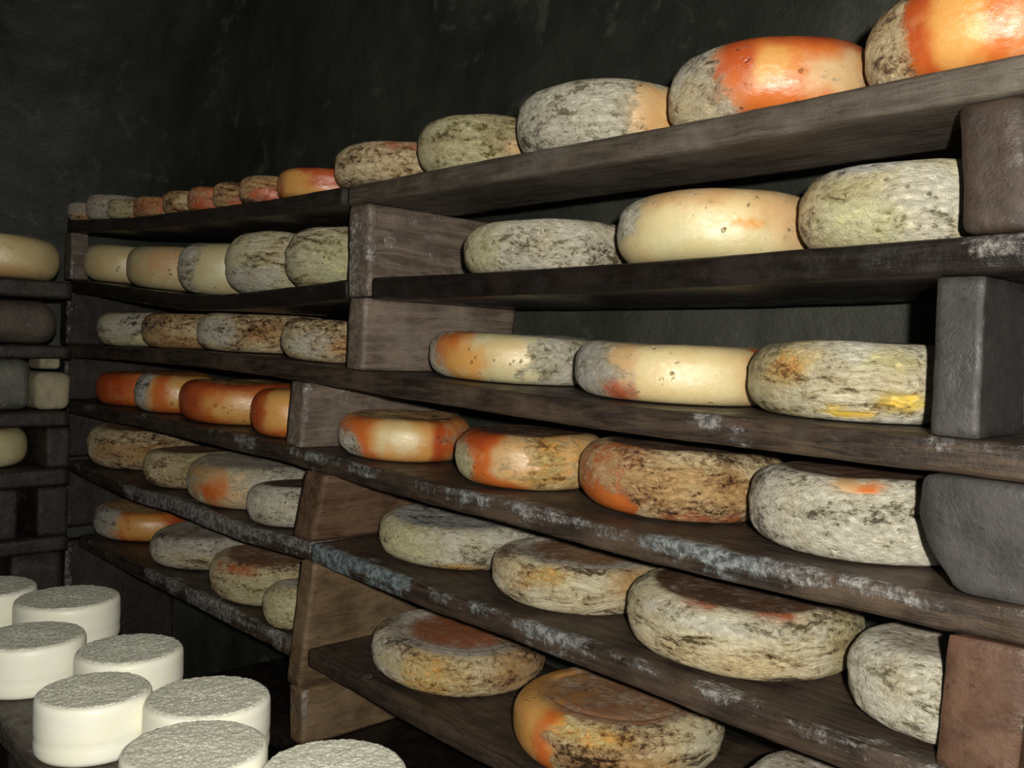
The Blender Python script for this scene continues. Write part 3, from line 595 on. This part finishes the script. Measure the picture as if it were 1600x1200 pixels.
g11 = 'cheeses on the lowest board of the left bay'
cheese('6L', 144, 0.150, 0.082, 0.02, 828, 'orange', [(.10, .4, .16, .7, 'ashy'), (.45, .5, .3, .5, 'amber'), (.8, .3, .2, .2, 'deep')], 'orange cheese with grey left end on the lowest board', g11, top='brown')
cheese('6L', 233, 0.128, 0.080, 0.02, 860, 'grey', [(.4, .7, .4, .3, 'streak')], 'grey flat wheel, second on the lowest board of the left bay', g11, top='greyt')
cheese('6L', 327, 0.108, 0.089, 0.0, 898, 'flake', [(.4, .5, .3, .4, 'moss'), (.2, .1, .2, .15, 'rust')], 'cream crusty wheel, third on the lowest board of the left bay', g11, top='umber')
cheese('6L', 411, 0.066, 0.086, -0.012, 935, 'olive', [(.5, .5, .4, .4, 'moss')], 'small olive-brown cheese tucked against the tall brown upright', g11, top='greyt')
g12 = 'wheels on the lowest board of the right bay'
cheese('6R', 579, None, 0.070, 0.012, 1030, 'flake', [(.10, .5, .16, .7, 'grey'), (.32, .55, .24, .6, 'gold'), (.85, .5, .2, .6, 'brown')], 'wheel with a ringed reddish top and yellow ochre flank on the lowest board', g12, top='greyt', xr=852, sink=.003, ring='rosy')
cheese('6R', 804, None, 0.082, -0.018, 1120, 'flake', [(.35, .15, .25, .16, 'gold'), (.55, .6, .35, .3, 'brown'), (.9, .5, .14, .5, 'streak'), (.03, .4, .17, 1.1, 'amber'), (.16, .6, .05, .7, 'orange')], 'wheel with a smooth yellow-orange left side near the bottom edge', g12, top='umber', xr=1130, ring='umber')
cheese('6R', 1160, 0.125, 0.080, 0.0, 1230, 'grey', [], 'grey wheel of which only the rim shows at the bottom edge', g12, top='greyt')
set_out_cheeses()
for k, L in _placed.items():
    L.sort()
    for a, b in zip(L, L[1:]):
        g = math.hypot(a[0] - b[0], a[1] - b[1]) - a[2] - b[2]
        if abs(g) > 0.004: print('GAP', k, round(g, 3), '|', a[3][:38], round(a[2], 3), '|', b[3][:38], round(b[2], 3))

# ================================================================== THE SHORT RACK ON THE LEFT WALL
XP = -2.5
def cross_board(zy, label, T=0.045, mould=0.15):
    z0 = onX(0, zy[0], XP)[2]; z1 = onX(110, zy[1], XP)[2]
    zt_ = (z0 + z1) / 2
    y0, y1 = -0.35, 0.842
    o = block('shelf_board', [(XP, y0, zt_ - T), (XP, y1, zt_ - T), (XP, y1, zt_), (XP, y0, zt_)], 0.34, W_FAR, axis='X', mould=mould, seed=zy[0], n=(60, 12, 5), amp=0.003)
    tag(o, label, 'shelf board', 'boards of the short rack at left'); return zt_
za = cross_board((432, 440), 'upper board of the short left rack, under the large cream cheese')
zb_ = cross_board((537, 541), 'board under the rounded brown stone at the far left', T=0.035)
zc_ = cross_board((641, 645), 'board under the two stones at the far left', T=0.040)
zd = cross_board((738, 730), 'board under the pale green-white cheese at the left edge', T=0.045)
ze = cross_board((840, 842), 'lowest board of the short left rack with a pale patch', T=0.04, mould=0.25)
def cross_cheese(xr, R, h, zbase, ym, base, pa, label, top):
    _seed[0] += 1
    Xc = XP - 0.012 - R; ar = math.atan2(-ray(xr, ym)[0], ray(xr, ym)[1]); ac = ar
    for _ in range(40):
        dist = abs(Xc) / math.sin(ac); ac = ar + math.asin(R / dist)
    Yc = -Xc / math.tan(ac)
    o = wheel_mesh((Xc, Yc, zbase + 0.0025), R, h, base, pa, top, _seed[0] + 3, near=0.6, edge=0.5, rough=0.25)
    tag(o, label, 'cheese', 'cheeses on the short left rack')
cross_cheese(94, 0.15, 0.108, za, 400, 'cream', [(.4, .95, .5, .2, 'tan')], 'large cream wheel cut by the left edge, on the upper board of the short rack', 'ivory')
cross_cheese(44, 0.14, 0.097, zd, 700, 'ivory', [], 'smooth pale green-white cheese cut by the left edge, lower on the short rack', 'ivory')
def stone(px0, px1, py0, py1, zbase, depth, mat, label, r, amp, dx=0.0, ztop=None, seed=1):
    x = XP - 0.012 - dx; y0, y1 = onX(px0, py1, x)[1], onX(px1, py1, x)[1]
    zt2 = ztop if ztop is not None else zbase + (onX(px1, py0, x)[2] - onX(px1, py1, x)[2])
    o = block('stone_block', [(x, y0, zbase), (x, y1, zbase), (x, y1, zt2), (x, y0, zt2)], depth, mat, axis='X', r=r, amp=amp, seed=seed, n=(20, 16, 14), noise_s=9)
    zmin = min(v.co.z for v in o.data.vertices)
    for v in o.data.vertices: v.co.z += zbase + 0.002 - zmin
    return tag(o, label, 'stone', 'stones propping the short left rack')
stone(-60, 98, 458, 535, zb_, 0.20, STONE_D, 'large rounded brown stone between two boards at the left edge', 0.05, 0.009, seed=3, ztop=za - 0.056)
stone(-50, 53, 560, 640, zc_, 0.22, STONE_G, 'dark grey stone at the left edge, left of the pale block', 0.03, 0.014, seed=4)
stone(57, 112, 582, 640, zc_, 0.14, STONE_P, 'pale lichen-coloured square stone on the short left rack', 0.022, 0.006, seed=6)
ztp = zc_ + (onX(112, 582, XP)[2] - onX(112, 640, XP)[2]) + 0.008
stone(62, 96, 562, 583, ztp, 0.10, STONE_P, 'small pale chip of stone wedged on top of the pale square stone', 0.01, 0.004, seed=8, dx=0.01)
def cross_upright(px0, px1, ztop, zbot, label, dx=0.0, mt=W_FAR):
    x = XP - dx; y0, y1 = onX(px0, 700, x)[1], onX(px1, 700, x)[1]
    o = block('upright_plank', [(x, y0, zbot + .001), (x, y1, zbot + .001), (x, y1, ztop - .001), (x, y0, ztop - .001)], 0.30, mt, axis='X', mould=0.12, seed=px0, n=(8, 30, 12))
    tag(o, label, 'upright', 'uprights of the short rack at left')
cross_upright(72, 110, zc_ - 0.04, zd, 'wide dark upright right of the pale green-white cheese at left')
cross_upright(60, 108, zd - 0.045, ze, 'dark upright below the left rack board, right of the black gap')
cross_upright(-20, 30, zd - 0.045, ze, 'grey block upright at the left edge above the fresh cheeses')
cross_upright(20, 100, ze - 0.04, FLOOR, 'broad dark upright on the floor behind the fresh cheeses')

# ================================================================== THE FRESH CHEESES IN THE FOREGROUND
ZP = -0.572
fresh = [(187, 423, 1163, 'nearest whole fresh white cheese, front row at the bottom edge'),
         (60, 249, 1077, 'fresh white cheese standing alone on the left, second of the front row'),
         (-42, 139, 992, 'fresh white cheese cut by the left edge, under the salt-topped pair'),
         (216, 419, 1088, 'fresh white cheese behind the nearest one, beside the dark gap'),
         (116, 290, 1012, 'fresh white cheese in the middle of the back row'),
         (19, 193, 932, 'fresh white cheese second from the far end, below the dark left rack'),
         (-110, 62, 916, 'farthest fresh white cheese, cut by the left edge above the others'),
         (402, 640, 1199, 'fresh white cheese of which only the salted top shows at the bottom edge')]
def fresh_cheese(xl, xr, cy, label, i):
    a, b = ray(xl, cy), ray(xr, cy); t1, t2 = math.atan2(-a[0], a[1]), math.atan2(-b[0], b[1])
    P = onZ((xl + xr) / 2, cy, ZP + 0.082); d = math.hypot(P[0], P[1]); R = d * math.sin((t1 - t2) / 2) 
    R = min(max(R * 0.985, 0.077), 0.094); h = 0.080
    na, rows = 120, []
    rows += [(R * 0.3, 0), (R * 0.7, 0), (R - 0.008, 0), (R - 0.003, 0.0015), (R - 0.0005, 0.006)]
    for t in np.linspace(0.12, 0.88, 12): rows.append((R * (1 + 0.006 * math.sin(t * math.pi)) - 0.0012 * (abs(t - 0.3) < 0.04) , t * h))
    rows += [(R - 0.0004, h - 0.006), (R - 0.002, h - 0.0022), (R - 0.0048, h - 0.0005), (R - 0.008, h - 0.0006), (R * 0.6, h - 0.001), (R * 0.3, h - 0.001)]
    P2 = np.array(rows); A, I = np.meshgrid(np.linspace(0, 2 * math.pi, na, endpoint=False), np.arange(len(P2)), indexing='ij')
    r, z = P2[I, 0], P2[I, 1]
    r = r * (1 + 0.006 * fbm(np.stack([np.cos(A) * 1.2 + i * 3, np.sin(A) * 1.2, z * 30], -1), 2))
    z = z * (1 + 0.02 * fbm(np.stack([np.cos(A) + i, np.sin(A), A * 0], -1), 2))
    V = np.stack([r * np.cos(A), r * np.sin(A), z], -1).reshape(-1, 3); n = len(P2)
    ii = np.arange(na)[:, None]; i2 = (ii + 1) % na; j = np.arange(n - 1)[None]
    f = np.stack([ii * n + j, i2 * n + j, i2 * n + j + 1, ii * n + j + 1], -1).reshape(-1, 4).tolist()
    f.append([k * n for k in range(na)][::-1]); f.append([k * n + n - 1 for k in range(na)])
    o = mesh_obj('fresh_cheese', V, f, PASTE); o.location = (P[0], P[1], ZP + 0.001)
    # the layer of damp salt and mould on top, rough at its rim
    nr_ = 34; RR, TH = np.meshgrid(np.linspace(0, 1, nr_) ** 0.8, np.linspace(0, 2 * math.pi, 160, endpoint=False), indexing='ij')
    Rs = R - 0.0035
    rad = RR * Rs * (1 + 0.012 * RR ** 4 * fbm(np.stack([np.cos(TH) * 14, np.sin(TH) * 14, TH * 0 + i], -1), 3))
    x, y = rad * np.cos(TH), rad * np.sin(TH)
    zz = h + 0.0014 + 0.0007 * fbm(np.stack([x * 90, y * 90, x * 0 + i * 5], -1), 3) + 0.0010 * noise(np.stack([x * 400, y * 400, x * 0], -1))
    zz = zz - 0.004 * smooth(0.965, 1.0, RR)
    V = np.stack([x, y, zz], -1).reshape(-1, 3)
    ii = np.arange(nr_ - 1)[:, None] * 160; j = np.arange(160)[None]; k = (j + 1) % 160
    f = np.stack([ii + j, ii + 160 + j, ii + 160 + k, ii + k], -1).reshape(-1, 4)
    c = mesh_obj('salt_crust', V, f, SALT, parent=o); c['label'] = 'grey-green grainy salted top'
    return tag(o, label, 'cheese', 'fresh white cheeses in the foreground'), R
FR = []
for i, (xl, xr, cy, lab) in enumerate(fresh):
    o, R = fresh_cheese(xl, xr, cy, lab, i); FR.append((o, R))
for a in range(len(FR)):
    for b in range(a + 1, len(FR)):
        g = (FR[a][0].location - FR[b][0].location).length - FR[a][1] - FR[b][1]
        if g < 0.003:                                       # touching neighbours are eased apart
            d = (FR[b][0].location - FR[a][0].location).normalized(); FR[b][0].location += d * (0.003 - g) * .5; FR[a][0].location -= d * (0.003 - g) * .5
e0, e1 = onZ(0, 1129, ZP), onZ(56, 1200, ZP)
dv = (e1 - e0) / np.linalg.norm(e1 - e0); print('plank edge', e0, e1, [tuple(round(c, 3) for c in o.location) + (round(R, 3),) for o, R in FR])
dv = nrm(np.array([1.0, (e1[1] - e0[1]) / (e1[0] - e0[0]), 0])) if abs((e1[1] - e0[1]) / (e1[0] - e0[0])) < 0.25 else np.array([1.0, 0, 0])
nv = np.array([-dv[1], dv[0], 0])
def plank(off0, off1, l0, l1, label, seed):
    a = e0 + dv * l0 + nv * off0; b = e0 + dv * l1 + nv * off0; T = 0.035
    up = np.array([0, 0, T]); a[2] = b[2] = ZP - T
    o = block('table_plank', [a, b, b + up, a + up], off1 - off0, W_TOP, n=(50, 12, 5), mould=0.35, seed=seed, amp=0.002)
    return tag(o, label, 'plank', 'planks under the fresh cheeses')
plank(0.0, 0.165, -0.9, 0.95, 'grey worn plank under the front row of fresh cheeses', 3)
